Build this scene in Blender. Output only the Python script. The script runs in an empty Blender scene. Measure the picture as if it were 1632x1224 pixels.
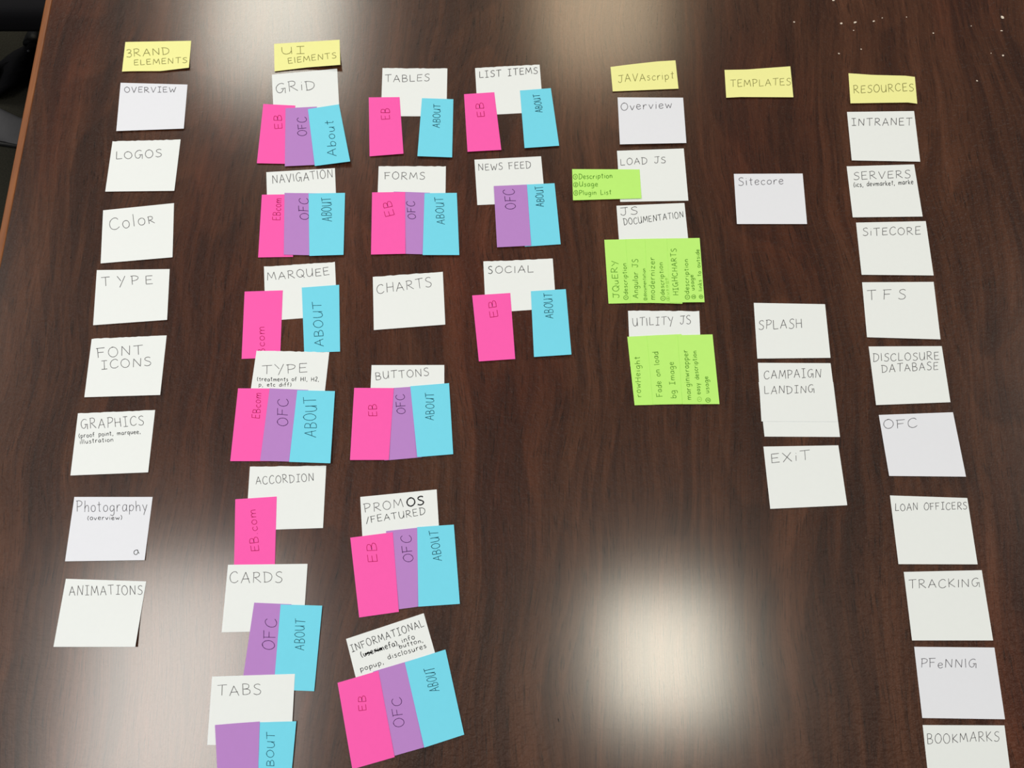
import bpy, math, random
from mathutils import Vector, Matrix

# ------------------------------------------------------------------ camera, world, lights
scene = bpy.context.scene
COL = scene.collection
TABLE_Z = 0.75                       # table top above the floor (m)
EYE = 0.8517                         # camera above the table top (m)
TILT, PAN = 0.306986, -0.00076
FPX = 1385.0                         # focal length in pixels of the 1632x1224 frame

cam_data = bpy.data.cameras.new('camera')
cam_data.sensor_width = 36.0
cam_data.lens = FPX / 1632.0 * 36.0
cam_data.clip_start = 0.01
cam = bpy.data.objects.new('camera', cam_data)
cam.location = (0, 0, TABLE_Z + EYE)
cam.rotation_euler = (TILT, PAN, 0)
COL.objects.link(cam)
scene.camera = cam

world = bpy.data.worlds.new('world')
scene.world = world
world.use_nodes = True
bg = world.node_tree.nodes['Background']
bg.inputs['Color'].default_value = (0.96, 0.99, 1.0, 1)
bg.inputs['Strength'].default_value = 0.11

def area_lamp(name, x, y, power, color, sx=0.46, sy=1.0, z=2.72):
    d = bpy.data.lights.new(name, 'AREA')
    d.shape = 'RECTANGLE'; d.size = sx; d.size_y = sy
    d.energy = power; d.color = color
    o = bpy.data.objects.new(name, d)
    o.location = (x, y, z)
    COL.objects.link(o)
    return o
area_lamp('ceiling_or_fill_lamp', -1.03, -0.12, 20.5, (1.0, 0.955, 0.88), .56, .8)
area_lamp('ceiling_or_fill_lamp', 0.47, 0.01, 9.5, (1.0, 0.955, 0.80), .34, .36)
area_lamp('ceiling_or_fill_lamp', -0.93, 2.58, 25, (1.0, 0.97, 0.84), .5, 1.0)
area_lamp('ceiling_or_fill_lamp', 0.36, 2.66, 13, (1.0, 0.80, 0.54), .46, 1.0)
area_lamp('ceiling_or_fill_lamp', -2.5, 1.25, 27, (1.0, 0.965, 0.88), .5, 1.0)  # added fill off to the left, makes up brightness on the paper
area_lamp('ceiling_or_fill_lamp', 2.5, 0.8, 32, (1.0, 0.955, 0.84), .5, 1.0)  # added fill off to the right, lifts the right-hand notes

scene.view_settings.view_transform = 'Standard'
scene.view_settings.look = 'None'
scene.view_settings.gamma = 1.0
scene.view_settings.use_curve_mapping = False
scene.view_settings.exposure = 0.03

# ------------------------------------------------------------------ helpers
ROT = Matrix.Rotation(PAN, 3, 'Y') @ Matrix.Rotation(TILT, 3, 'X')
def at(px, py, h=0.0):
    """pixel of the photograph -> point on the horizontal plane h metres above the table top"""
    d = ROT @ Vector(((px - 816.0) / FPX, (612.0 - py) / FPX, -1.0))
    s = -(EYE - h) / d.z
    return Vector((d.x * s, d.y * s, TABLE_Z + h))

def tag(o, label=None, cat=None, group=None, kind=None):
    if label: o['label'] = label
    if cat: o['category'] = cat
    if group: o['group'] = group
    if kind: o['kind'] = kind
    return o

def mesh_obj(name, verts, faces, mat, parent=None, smooth=False):
    me = bpy.data.meshes.new(name)
    me.from_pydata([tuple(v) for v in verts], [], faces)
    me.update()
    if smooth:
        me.polygons.foreach_set('use_smooth', [True] * len(me.polygons))
    if mat: me.materials.append(mat)
    o = bpy.data.objects.new(name, me)
    COL.objects.link(o)
    if parent: o.parent = parent
    return o

def lin(c):
    return tuple(((v / 255.0) / 12.92 if v <= 10 else ((v / 255.0 + 0.055) / 1.055) ** 2.4) for v in c)

def new_mat(name):
    m = bpy.data.materials.new(name)
    m.use_nodes = True
    nt = m.node_tree
    return m, nt, nt.nodes['Principled BSDF']

def nd(nt, t, **kw):
    n = nt.nodes.new(t)
    for k, v in kw.items():
        if hasattr(n, k): setattr(n, k, v)
        else: n.inputs[k].default_value = v
    return n

def box(bounds, bevel=0.0):
    (x0, x1), (y0, y1), (z0, z1) = bounds
    import bmesh
    bm = bmesh.new()
    bmesh.ops.create_cube(bm, size=1.0)
    for v in bm.verts:
        v.co = Vector((x0 + (v.co.x + .5) * (x1 - x0), y0 + (v.co.y + .5) * (y1 - y0), z0 + (v.co.z + .5) * (z1 - z0)))
    if bevel:
        bmesh.ops.bevel(bm, geom=bm.edges[:], offset=bevel, segments=3, profile=0.5, affect='EDGES')
    return bm

def bm_obj(name, bm, mat, parent=None, smooth=False):
    me = bpy.data.meshes.new(name)
    bm.to_mesh(me); bm.free()
    if smooth: me.polygons.foreach_set('use_smooth', [True] * len(me.polygons))
    me.materials.append(mat)
    o = bpy.data.objects.new(name, me)
    COL.objects.link(o)
    if parent: o.parent = parent
    return o

def tube(path, radii, n=10, flat=1.0):
    """closed tube along a list of points; flat squeezes its height"""
    V, F = [], []
    for i, p in enumerate(path):
        p = Vector(p)
        a = Vector(path[max(i - 1, 0)]); b = Vector(path[min(i + 1, len(path) - 1)])
        t = (b - a).normalized()
        up = Vector((0, 0, 1)) if abs(t.z) < .9 else Vector((0, 1, 0))
        s = t.cross(up).normalized(); u = s.cross(t).normalized()
        for k in range(n):
            an = 2 * math.pi * k / n
            V.append(p + s * math.cos(an) * radii[i] + u * math.sin(an) * radii[i] * flat)
    for i in range(len(path) - 1):
        for k in range(n):
            F.append((i * n + k, i * n + (k + 1) % n, (i + 1) * n + (k + 1) % n, (i + 1) * n + k))
    F.append(tuple(range(n))[::-1]); F.append(tuple(range((len(path) - 1) * n, len(path) * n)))
    return V, F

# ------------------------------------------------------------------ materials
def wood_mat():
    m, nt, b = new_mat('walnut_laminate')
    L = nt.links.new
    tc = nd(nt, 'ShaderNodeTexCoord')
    # gentle waviness of the grain
    wmap = nd(nt, 'ShaderNodeMapping'); wmap.inputs['Scale'].default_value = (2.6, 1.5, 1)
    L(tc.outputs['Object'], wmap.inputs['Vector'])
    warp = nd(nt, 'ShaderNodeTexNoise', Scale=1.6, Detail=2.0)
    L(wmap.outputs[0], warp.inputs['Vector'])
    wsub = nd(nt, 'ShaderNodeVectorMath', operation='SUBTRACT'); wsub.inputs[1].default_value = (.5, .5, .5)
    L(warp.outputs['Color'], wsub.inputs[0])
    wsc = nd(nt, 'ShaderNodeVectorMath', operation='MULTIPLY'); wsc.inputs[1].default_value = (.11, .0, 0)
    L(wsub.outputs[0], wsc.inputs[0])
    co = nd(nt, 'ShaderNodeVectorMath', operation='ADD')
    L(tc.outputs['Object'], co.inputs[0]); L(wsc.outputs[0], co.inputs[1])
    def stretched(sx, sy, scale, detail, rough=.55, dist=0.0):
        mp = nd(nt, 'ShaderNodeMapping'); mp.inputs['Scale'].default_value = (sx, sy, 1)
        L(co.outputs[0], mp.inputs['Vector'])
        n = nd(nt, 'ShaderNodeTexNoise', Scale=scale, Detail=detail, Roughness=rough, Distortion=dist)
        L(mp.outputs[0], n.inputs['Vector'])
        return n
    broad = stretched(7, .9, 2.2, 3.0, .5, .6)       # wide tonal bands
    streak = stretched(40, 1.6, 2.0, 6.0, .62, .3)   # streaks along the table
    fine = stretched(240, 9, 1.6, 4.0, .7)           # fibre
    pore = stretched(420, 26, 1.5, 2.0, .6)          # short dark pores
    # cathedral figure
    cm = nd(nt, 'ShaderNodeMapping'); cm.inputs['Scale'].default_value = (5.0, .75, 1)
    L(co.outputs[0], cm.inputs['Vector'])
    cn = nd(nt, 'ShaderNodeTexNoise', Scale=1.5, Detail=1.5, Roughness=.4, Distortion=.35)
    L(cm.outputs[0], cn.inputs['Vector'])
    cmul = nd(nt, 'ShaderNodeMath', operation='MULTIPLY'); cmul.inputs[1].default_value = 17.0
    L(cn.outputs['Fac'], cmul.inputs[0])
    cfr = nd(nt, 'ShaderNodeMath', operation='FRACT'); L(cmul.outputs[0], cfr.inputs[0])
    cr = nd(nt, 'ShaderNodeValToRGB')
    cr.color_ramp.elements[0].position = 0.0; cr.color_ramp.elements[0].color = (1, 1, 1, 1)
    cr.color_ramp.elements[1].position = 1.0; cr.color_ramp.elements[1].color = (.95, .95, .95, 1)
    e = cr.color_ramp.elements.new(.72); e.color = (.42, .42, .42, 1)
    e = cr.color_ramp.elements.new(.9); e.color = (.3, .3, .3, 1)
    L(cfr.outputs[0], cr.inputs['Fac'])
    def mul(a, k):
        n = nd(nt, 'ShaderNodeMath', operation='MULTIPLY'); L(a, n.inputs[0]); n.inputs[1].default_value = k; return n.outputs[0]
    def add(a, c):
        n = nd(nt, 'ShaderNodeMath', operation='ADD'); L(a, n.inputs[0]); L(c, n.inputs[1]); return n.outputs[0]
    s = add(add(mul(broad.outputs['Fac'], .42), mul(streak.outputs['Fac'], .48)), mul(fine.outputs['Fac'], .22))
    s = add(s, mul(cr.outputs['Color'], .10))
    ramp = nd(nt, 'ShaderNodeValToRGB')
    R = ramp.color_ramp
    R.elements[0].position = .42; R.elements[0].color = (*lin((42, 24, 16)), 1)
    R.elements[1].position = .80; R.elements[1].color = (*lin((91, 56, 39)), 1)
    e = R.elements.new(.55); e.color = (*lin((56, 31, 20)), 1)
    e = R.elements.new(.66); e.color = (*lin((73, 43, 28)), 1)
    L(s, ramp.inputs['Fac'])
    # redder patches
    red = stretched(3.2, .8, 1.7, 3.0, .5)
    rr = nd(nt, 'ShaderNodeValToRGB')
    rr.color_ramp.elements[0].position = .48; rr.color_ramp.elements[0].color = (0, 0, 0, 1)
    rr.color_ramp.elements[1].position = .68; rr.color_ramp.elements[1].color = (.75, .75, .75, 1)
    L(red.outputs['Fac'], rr.inputs['Fac'])
    mx = nd(nt, 'ShaderNodeMix', data_type='RGBA', blend_type='MULTIPLY')
    L(rr.outputs['Color'], mx.inputs[0]); L(ramp.outputs['Color'], mx.inputs[6])
    mx.inputs[7].default_value = (1.25, .80, .70, 1)
    # pores darken
    pr = nd(nt, 'ShaderNodeValToRGB')
    pr.color_ramp.elements[0].position = .30; pr.color_ramp.elements[0].color = (.45, .45, .45, 1)
    pr.color_ramp.elements[1].position = .44; pr.color_ramp.elements[1].color = (1, 1, 1, 1)
    L(pore.outputs['Fac'], pr.inputs['Fac'])
    mp2 = nd(nt, 'ShaderNodeMix', data_type='RGBA', blend_type='MULTIPLY'); mp2.inputs[0].default_value = 1
    L(mx.outputs[2], mp2.inputs[6]); L(pr.outputs['Color'], mp2.inputs[7])
    L(mp2.outputs[2], b.inputs['Base Color'])
    # satin pressed finish: a slightly uneven sheen with pebbled micro relief
    rn = nd(nt, 'ShaderNodeTexNoise', Scale=26.0, Detail=4.0)
    L(tc.outputs['Object'], rn.inputs['Vector'])
    mr = nd(nt, 'ShaderNodeMapRange'); mr.inputs['To Min'].default_value = .28; mr.inputs['To Max'].default_value = .33
    L(rn.outputs['Fac'], mr.inputs['Value']); L(mr.outputs[0], b.inputs['Roughness'])
    b.inputs['IOR'].default_value = 1.5; b.inputs['Coat Weight'].default_value = 1.0; b.inputs['Coat Roughness'].default_value = .195; b.inputs['Specular IOR Level'].default_value = .08; b.inputs['Coat IOR'].default_value = 1.55
    pn = nd(nt, 'ShaderNodeTexNoise', Scale=230.0, Detail=2.0)
    L(tc.outputs['Object'], pn.inputs['Vector'])
    bs = add(mul(pn.outputs['Fac'], 1.0), mul(fine.outputs['Fac'], .15))
    bump = nd(nt, 'ShaderNodeBump', Strength=.7, Distance=.0032)
    L(bs, bump.inputs['Height']); L(bump.outputs[0], b.inputs['Normal'])
    return m

def band_mat():
    m, nt, b = new_mat('oiled_edge_wood')
    L = nt.links.new
    tc = nd(nt, 'ShaderNodeTexCoord')
    mp = nd(nt, 'ShaderNodeMapping'); mp.inputs['Scale'].default_value = (160, 7, 60)
    L(tc.outputs['Object'], mp.inputs['Vector'])
    n = nd(nt, 'ShaderNodeTexNoise', Scale=1.6, Detail=5.0, Roughness=.65)
    L(mp.outputs[0], n.inputs['Vector'])
    r = nd(nt, 'ShaderNodeValToRGB')
    r.color_ramp.elements[0].position = .3; r.color_ramp.elements[0].color = (*lin((106, 54, 17)), 1)
    r.color_ramp.elements[1].position = .72; r.color_ramp.elements[1].color = (*lin((146, 86, 34)), 1)
    L(n.outputs['Fac'], r.inputs['Fac']); L(r.outputs['Color'], b.inputs['Base Color'])
    b.inputs['Roughness'].default_value = .5
    return m

def plain(name, rgb, rough=.6, metal=0.0, var=0.06, scale=300.0, bump=0.0, spec=.5):
    m, nt, b = new_mat(name)
    L = nt.links.new
    tc = nd(nt, 'ShaderNodeTexCoord')
    n = nd(nt, 'ShaderNodeTexNoise', Scale=scale, Detail=3.0)
    L(tc.outputs['Object'], n.inputs['Vector'])
    mr = nd(nt, 'ShaderNodeMapRange'); mr.inputs['To Min'].default_value = 1 - var; mr.inputs['To Max'].default_value = 1 + var
    L(n.outputs['Fac'], mr.inputs['Value'])
    mx = nd(nt, 'ShaderNodeVectorMath', operation='SCALE'); mx.inputs[0].default_value = lin(rgb)
    L(mr.outputs[0], mx.inputs['Scale'])
    L(mx.outputs[0], b.inputs['Base Color'])
    b.inputs['Roughness'].default_value = rough
    b.inputs['Metallic'].default_value = metal
    b.inputs['Specular IOR Level'].default_value = spec
    if bump:
        bp = nd(nt, 'ShaderNodeBump', Strength=.5, Distance=bump)
        L(n.outputs['Fac'], bp.inputs['Height']); L(bp.outputs[0], b.inputs['Normal'])
    return m

WOOD = wood_mat()
BAND = band_mat()
CARPET = plain('carpet', (54, 53, 47), 1.0, var=.35, scale=260, bump=.004, spec=.05)
BLACKFAB = plain('black_fabric', (20, 20, 24), .9, var=.2, scale=500, bump=.0006, spec=.15)
BLACKPL = plain('black_plastic', (16, 16, 18), .5)
GREYMET = plain('dull_metal', (150, 150, 155), .45, .7)
GREYRUB = plain('grey_rubber', (92, 92, 96), .7, var=.1, scale=90, spec=.2)
PAPER = {
    'white':  plain('cream_white_paper', (235, 241, 246), .9, var=.012, scale=160, spec=.1),
    'cool':   plain('cool_white_paper', (231, 235, 248), .9, var=.012, scale=160, spec=.1),
    'yellow': plain('yellow_paper', (243, 244, 168), .9, var=.015, scale=160, spec=.1),
    'pink':   plain('pink_paper', (251, 98, 186), .9, var=.02, scale=160, spec=.1),
    'purple': plain('purple_paper', (185, 136, 210), .9, var=.02, scale=160, spec=.1),
    'blue':   plain('blue_paper', (121, 219, 248), .9, var=.02, scale=160, spec=.1),
    'green':  plain('green_paper', (191, 246, 127), .9, var=.02, scale=160, spec=.1),
}
INK = {
    'white':  plain('pen_ink', (104, 103, 108), .8, var=.25, scale=500, spec=.1),
    'cool':   plain('pen_ink_cool', (104, 103, 112), .8, var=.25, scale=500, spec=.1),
    'dark':   plain('dark_pen_ink', (42, 42, 46), .8, var=.2, scale=500, spec=.1),
    'faint':  plain('pencil_line', (150, 150, 150), .8, var=.2, scale=500, spec=.1),
    'yellow': plain('pen_ink_on_yellow', (136, 134, 78), .8, var=.25, scale=500, spec=.1),
    'pink':   plain('pen_ink_on_pink', (192, 36, 104), .8, var=.25, scale=500, spec=.1),
    'purple': plain('pen_ink_on_purple', (84, 48, 102), .8, var=.25, scale=500, spec=.1),
    'blue':   plain('pen_ink_on_blue', (38, 92, 112), .8, var=.25, scale=500, spec=.1),
    'green':  plain('pen_ink_on_green', (96, 152, 52), .8, var=.25, scale=500, spec=.1),
    'greenfaint': plain('faint_pen_on_green', (140, 200, 78), .8, var=.2, scale=500, spec=.1),
}
CRUMB = plain('white_crumb', (232, 220, 208), .9, var=.1)
DARKBIT = plain('dark_speck', (18, 12, 10), .8)

# ------------------------------------------------------------------ floor and table
fl = bm_obj('floor', box(((-4, 4), (-3.2, 5), (-.05, 0))), CARPET)
tag(fl, 'dark grey-green carpet floor beside the table', kind='structure')

X0, X1, Y0, Y1 = -.5485, .86, -1.05, 2.15
table = bpy.data.objects.new('conference_table', None); COL.objects.link(table)
table.location = ((X0 + X1) / 2, (Y0 + Y1) / 2, 0)
tag(table, 'long dark walnut laminate conference table with orange-brown wooden edge', 'table')
OFF = -Vector(table.location)
def tbox(name, b, mat, bev=0.0):
    o = bm_obj(name, box(b, bev), mat, table)
    o.data.transform(Matrix.Translation(OFF))
    return o
tbox('tabletop', ((X0, X1), (Y0, Y1), (TABLE_Z - .032, TABLE_Z)), WOOD)
BW = .0092
for nm, bb in (('l', ((X0 - BW, X0), (Y0 - BW, Y1 + BW), (TABLE_Z - .034, TABLE_Z))),
               ('r', ((X1, X1 + BW), (Y0 - BW, Y1 + BW), (TABLE_Z - .034, TABLE_Z))),
               ('f', ((X0, X1), (Y1, Y1 + BW), (TABLE_Z - .034, TABLE_Z))),
               ('n', ((X0, X1), (Y0 - BW, Y0), (TABLE_Z - .034, TABLE_Z)))):
    e = tbox('edge_band', bb, BAND, .0026)
    e['label'] = 'orange-brown solid wood edging'
for yy in (-.55, 1.75):
    tbox('leg_panel', ((-.22, .52), (yy - .03, yy + .03), (.0, TABLE_Z - .032)), WOOD, .004)
tbox('modesty_panel', ((.13, .16), (-.52, 1.72), (.25, TABLE_Z - .032)), WOOD)

# ------------------------------------------------------------------ things on the floor at the left
def floor_at(px, py, h=0.0):
    p = at(px, py, h - TABLE_Z); p.z = h; return p

# chair: only the near edge of its black seat is in view
chair = bpy.data.objects.new('side_chair', None); COL.objects.link(chair)
edge = floor_at(36, 17, .46)
chair.location = (-1.0, edge.y + .24, 0)
tag(chair, 'black padded chair pushed in at the far left of the table', 'chair')
def cpart(name, b, mat, bev):
    return bm_obj(name, box(b, bev), mat, chair, True)
cpart('seat', ((-.27, .27), (-.24, .24), (.40, .46)), BLACKFAB, .018)
for sx in (-1, 1):
    for sy in (-1, 1):
        V, F = tube([(sx * .235, sy * .2, 0), (sx * .235, sy * .2, .405)], [.011, .011], 10)
        mesh_obj('leg', V, F, BLACKPL, chair, True)
    V, F = tube([(sx * .22, .215, .43), (sx * .22, .27, .62), (sx * .22, .30, .70)], [.011] * 3, 10)
    mesh_obj('back_post', V, F, BLACKPL, chair, True)
bk = cpart('backrest', ((-.24, .24), (.265, .305), (.58, .90)), BLACKFAB, .016)

# bag with a strap lying on the carpet
bag = bpy.data.objects.new('shoulder_bag', None); COL.objects.link(bag)
bp = floor_at(20, 105, .0)
bag.location = bp
tag(bag, 'black bag lying on the carpet at the left with its strap trailing', 'bag')
def rel(px, py, h): return floor_at(px, py, h) - bp
# upper and lower outline of the bag body, running down to the left
up = [(62, 62), (44, 60), (36, 74), (22, 81), (12, 88), (0, 98), (-22, 112)]
lo = [(74, 100), (62, 117), (50, 124), (38, 131), (24, 139), (0, 153), (-22, 163)]
V, F = [], []
NR = 10
for (a, c) in zip(up, lo):
    for k in range(NR + 1):
        t = k / NR
        h = .004 + .07 * math.sin(math.pi * (.08 + .84 * t)) ** .6 * (.55 + .45 * math.sin(3 + t * 5 + a[0] * .09))
        px = a[0] + (c[0] - a[0]) * t; py = a[1] + (c[1] - a[1]) * t
        V.append(rel(px, py, max(h, .006) if 0 < k < NR else .002))
n1 = NR + 1
for i in range(len(up) - 1):
    for k in range(NR):
        F.append((i * n1 + k, i * n1 + k + 1, (i + 1) * n1 + k + 1, (i + 1) * n1 + k))
base = len(V)
for (a, c) in zip(up, lo):
    V.append(rel(a[0], a[1], 0.0)); V.append(rel(c[0], c[1], 0.0))
for i in range(len(up) - 1):
    p, q = base + 2 * i, base + 2 * i + 2
    F.append((p, q, q + 1, p + 1))
    F.append((i * n1, (i + 1) * n1, q, p)); F.append((i * n1 + NR, p + 1, q + 1, (i + 1) * n1 + NR))
F.append(tuple([k for k in range(n1)] + [base + 1, base]))
l_ = (len(up) - 1)
F.append(tuple([l_ * n1 + k for k in range(n1)] + [base + 2 * l_ + 1, base + 2 * l_])[::-1])
mesh_obj('bag_body', V, F, BLACKFAB, bag, True)
pts = [(49, 68, .05), (52, 52, .03), (55, 40, .014), (58, 28, .01), (58.5, 14, .01), (58, -10, .01), (52, -40, .01)]
V, F = tube([rel(*p) for p in pts], [.017, .012, .0065, .006, .006, .006, .006], 10, .6)
mesh_obj('strap', V, F, BLACKPL, bag, True)
V, F = tube([rel(44.4, 81.5, .082), rel(46.2, 81, .083)], [.0022, .0022], 8)
bu = mesh_obj('buckle', V, F, GREYMET, bag, True); bu['label'] = 'small shiny buckle'

# rounded grey cable cover on the carpet, going under the table
a = floor_at(0, 179, 0); b_ = floor_at(38, 186, 0); c_ = floor_at(30, 228, 0); d_ = floor_at(0, 225, 0)
cab = bpy.data.objects.new('cable_cover', None); COL.objects.link(cab); 
cab.location = ((a + d_) / 2)
tag(cab, 'grey rounded floor cable cover on the carpet near the left edge', 'cable cover')
V, F = [], []
dirv = (b_ - a + c_ - d_).normalized()
side = Vector((-dirv.y, dirv.x, 0)); wd = ((a - d_).length) / 2
NL, NC = 14, 9
for i in range(NL):
    cpt = dirv * (-.10 + i * .36 / (NL - 1)) + side * (.012 * math.sin(i * .8))
    for k in range(NC):
        an = math.pi * k / (NC - 1)
        V.append(cpt + side * (-math.cos(an) * wd) + Vector((0, 0, math.sin(an) ** .7 * .016 + .0005)))
for i in range(NL - 1):
    for k in range(NC - 1):
        F.append((i * NC + k, (i + 1) * NC + k, (i + 1) * NC + k + 1, i * NC + k + 1))
    F.append((i * NC, i * NC + NC - 1, (i + 1) * NC + NC - 1, (i + 1) * NC))
F.append(tuple(range(NC))); F.append(tuple(range((NL - 1) * NC, NL * NC))[::-1])
mesh_obj('cover_strip', V, F, GREYRUB, cab, True)
V, F = tube([dirv * (-.10 + i * .04) - side * (wd + .006) + Vector((0, 0, .0055)) for i in range(10)], [.0055] * 10, 8)
cb = mesh_obj('cable', V, F, BLACKPL, cab, True); cb['label'] = 'thin black shadow strip along the cover'  # solid black strip in place of the shadow along the cover's near edge

# ------------------------------------------------------------------ handwriting alphabet (single strokes)
GL = {}
def g(ch, s):
    p = s.split('|'); w = float(p[0]); out = []
    for st in p[1:]:
        sm = st.startswith('~')
        pts = [tuple(float(v) / 10 for v in q.split(',')) for q in st.lstrip('~').split()]
        out.append((sm, pts))
    GL[ch] = (w / 10, out)
g('A', '7|0,0 3.6,10 6.8,0|1.2,3.6 6.2,3.9')
g('B', '6|0.5,0 0.5,10|~0.3,10 3,10 4.8,8.8 4.5,6.2 2.8,5.3 1,5.2 3.6,5 5.6,3.6 5.2,1 3,0 0.3,0')
g('C', '6.4|~6,8.4 4.8,9.9 2.8,9.8 0.8,7.8 0.1,4.6 0.9,1.4 2.9,0.1 4.8,0.5 6.4,2')
g('D', '6.8|0.8,0 0.8,10|~-0.3,10 3,9.7 5.8,8 6.5,5 5.4,1.9 2.8,0.2 0.2,0')
g('E', '5.6|~5.4,10 2.5,9.9 0.4,9.8|0.4,9.8 0.4,0.2|0.4,5.2 4.6,5.5|0.4,0.2 5.6,0.5')
g('F', '5.6|0.4,0 0.4,9.8|-0.6,9.7 5.6,10|0.4,5.3 4.6,5.5')
g('G', '7|~5.8,9 4.2,10 2.2,9.4 0.5,7.2 0.1,4.3 1,1.3 2.8,0.2 4.4,1.4 5.2,4|3.6,4.3 6.8,4.5|6.5,4.4 6.6,-0.8')
g('H', '6.6|0.5,0 0.6,10|6.1,0 6,10|0.5,5 6.1,5.2')
g('I', '5|2.5,0 2.5,10|0.3,10 4.8,10.1|0.2,0 4.8,0.1')
g('\u0131', '1.4|0.7,0 0.7,10')
g('J', '6|0,9.8 6,10.1|~4,10 4,3 3.4,0.8 2,0 0.6,0.8 0.1,2.2')
g('K', '6|0.5,0 0.5,10|5.4,9.6 0.8,4.6 6,0')
g('L', '5.4|0.6,10 0.4,0.2 5.4,0.5')
g('M', '8.4|0.2,0 1.2,9.8 4.2,2.4 7,9.8 8.3,0')
g('N', '7|0.4,0 0.8,9.8 6,0.4 6.4,10')
g('O', '7|~3.8,10 1.5,9 0.2,6 0.5,2.6 2.6,0.1 5.2,0.8 6.8,4 6.2,7.8 4.2,9.9 2.6,9.9')
g('P', '5.8|0.7,0 0.9,10|~-0.2,9.8 3,10.2 5.6,8.8 5,6 2.8,4.7 0.8,4.5')
g('Q', '7|~3.8,10 1.5,9 0.2,6 0.5,2.6 2.6,0.1 5.2,0.8 6.8,4 6.2,7.8 4.2,9.9 2.6,9.9|4.2,3 7.2,-1')
g('R', '6.4|0.5,0 0.7,10|~0,9.8 3,10.2 5,8.8 4.6,6.2 2.8,5.2 1,5|1.6,5 6.4,0')
g('S', '5.4|~5.2,9 3.6,10 1.4,9.2 0.8,7.4 2.2,5.8 4.2,4.6 5.2,2.8 4.2,0.6 2,0 0,1')
g('T', '6.6|3.3,0 3.4,10|0,9.8 6.8,10.2')
g('U', '6.2|~0.3,10 0.3,4 1.2,0.8 3,0 4.8,1.4 5.6,4.4|5.8,10 5.8,0')
g('V', '6.4|0,10 3,0 6.4,10')
g('W', '8.6|0,10 2.2,0.2 4.4,6.6 6.2,0.2 8.6,10')
g('X', '6|0,9.8 6,0|5.8,9.8 0.2,0')
g('Y', '6|0,10 3.1,4.8|6.2,10 2.2,-2')
g('Z', '6|0,10 6,10 0,0 6,0')
g('a', '4.8|~4.4,4.8 2.8,6 0.9,5 0.2,2.6 1.2,0.3 3,0.6 4.3,3 4.4,5.8|4.4,5.6 4.4,1 5,0.1')
g('b', '4.8|0.4,10 0.4,0|~0.4,3.6 2,5.6 4.1,5 4.6,2.6 3.2,0.2 1.4,0.1 0.4,1.4')
g('c', '4|~4,4.9 2.6,6 0.8,5 0.1,2.8 1,0.6 2.6,0 4.2,1')
g('d', '4.8|~4.4,4.6 2.8,6 0.9,5 0.2,2.6 1.2,0.3 3,0.6 4.4,3|4.5,10 4.5,0')
g('e', '4.4|~0.3,3 3.9,3.6 3.6,5.4 2,6 0.6,5 0.1,2.6 1.2,0.3 2.8,0 4.4,1.2')
g('f', '3.8|~4,9.2 3,10 1.8,9 1.5,7 1.4,0|0,5.5 3.4,5.7')
g('g', '4.8|~4.4,4.8 2.8,6 0.9,5 0.2,2.6 1.2,0.5 3,0.9 4.3,3|~4.4,5.8 4.5,1 4.2,-2.4 2.6,-3.8 0.6,-3')
g('h', '4.6|0.4,10 0.4,0|~0.4,3 1.6,5.4 3.4,5.6 4.2,4 4.3,0')
g('i', '1.4|0.7,6 0.7,0|0.6,8.2 0.8,8.6')
g('k', '4.4|0.4,10 0.4,0|3.8,5.8 0.6,2.8 4.4,0')
g('l', '1.4|0.7,10 0.7,0')
g('m', '7.4|0.4,6 0.4,0|~0.4,3.2 1.6,5.6 3,5.6 3.7,4 3.7,0|~3.7,3.2 5,5.6 6.4,5.6 7,4 7.1,0')
g('n', '4.6|0.4,6 0.4,0|~0.4,3.2 1.6,5.5 3.4,5.6 4.2,4 4.3,0')
g('o', '4.6|~2.4,6 0.8,5.2 0.1,3 0.9,0.7 2.4,0 4,1 4.5,3.4 3.6,5.5 2,6')
g('p', '4.8|0.4,6 0.4,-3.6|~0.4,3.8 2,5.8 4.1,5 4.6,2.8 3.2,0.3 1.4,0.2 0.4,1.4')
g('q', '4.8|~4.4,4.8 2.8,6 0.9,5 0.2,2.6 1.2,0.3 3,0.9 4.3,3|4.4,6 4.5,-3.6')
g('r', '3.6|0.4,6 0.4,0|~0.4,3 1.4,5.2 2.6,6 3.7,5.4')
g('s', '3.6|~3.4,5.2 2.2,6 0.8,5.4 0.8,4.2 2.4,3.1 3.4,1.8 2.6,0.3 1.2,0 0.1,0.7')
g('t', '3.6|1.8,9.4 1.8,0.6 3,0.1|0,6.6 3.6,6.9')
g('u', '4.6|~0.3,6 0.3,2.4 1.2,0.2 2.8,0.4 4,2.8|4.2,6 4.2,0')
g('v', '4.4|0,6 2.1,0 4.4,6')
g('w', '6.4|0,6 1.6,0.1 3.2,4.6 4.8,0.1 6.4,6')
g('y', '4.6|0,6 2.4,0.6|4.6,6 1.4,-3.6')
g('z', '4.2|0,6 4,6 0,0 4.2,0')
g('1', '2|1,0 1,10')
g('2', '4.6|~0.3,8 2,10 4,9 4,6.6 2,3 0.2,0.2|0.2,0.2 4.6,0.4')
g('3', '4.8|~0.3,9.2 2.6,10.2 4.4,8.6 3.6,6.2 1.6,5.4 4,4.8 4.9,2.4 3.2,0 0.2,0.8')
g('(', '2|~2,10 0.6,7 0.4,3 1.6,-0.6')
g(')', '2|~0,10 1.5,7 1.6,3 0.3,-0.6')
g(',', '1.4|1,0.8 0.4,-2')
g('.', '1.4|0.6,0 0.9,0.5')
g('/', '3.6|3.6,10 0,-0.6')
g(' ', '4.4')
g('"', '1')
circ = ' '.join('%.2f,%.2f' % (4 + 4 * math.cos(a * .6283), 4.2 + 5 * math.sin(a * .6283)) for a in range(11))
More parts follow.
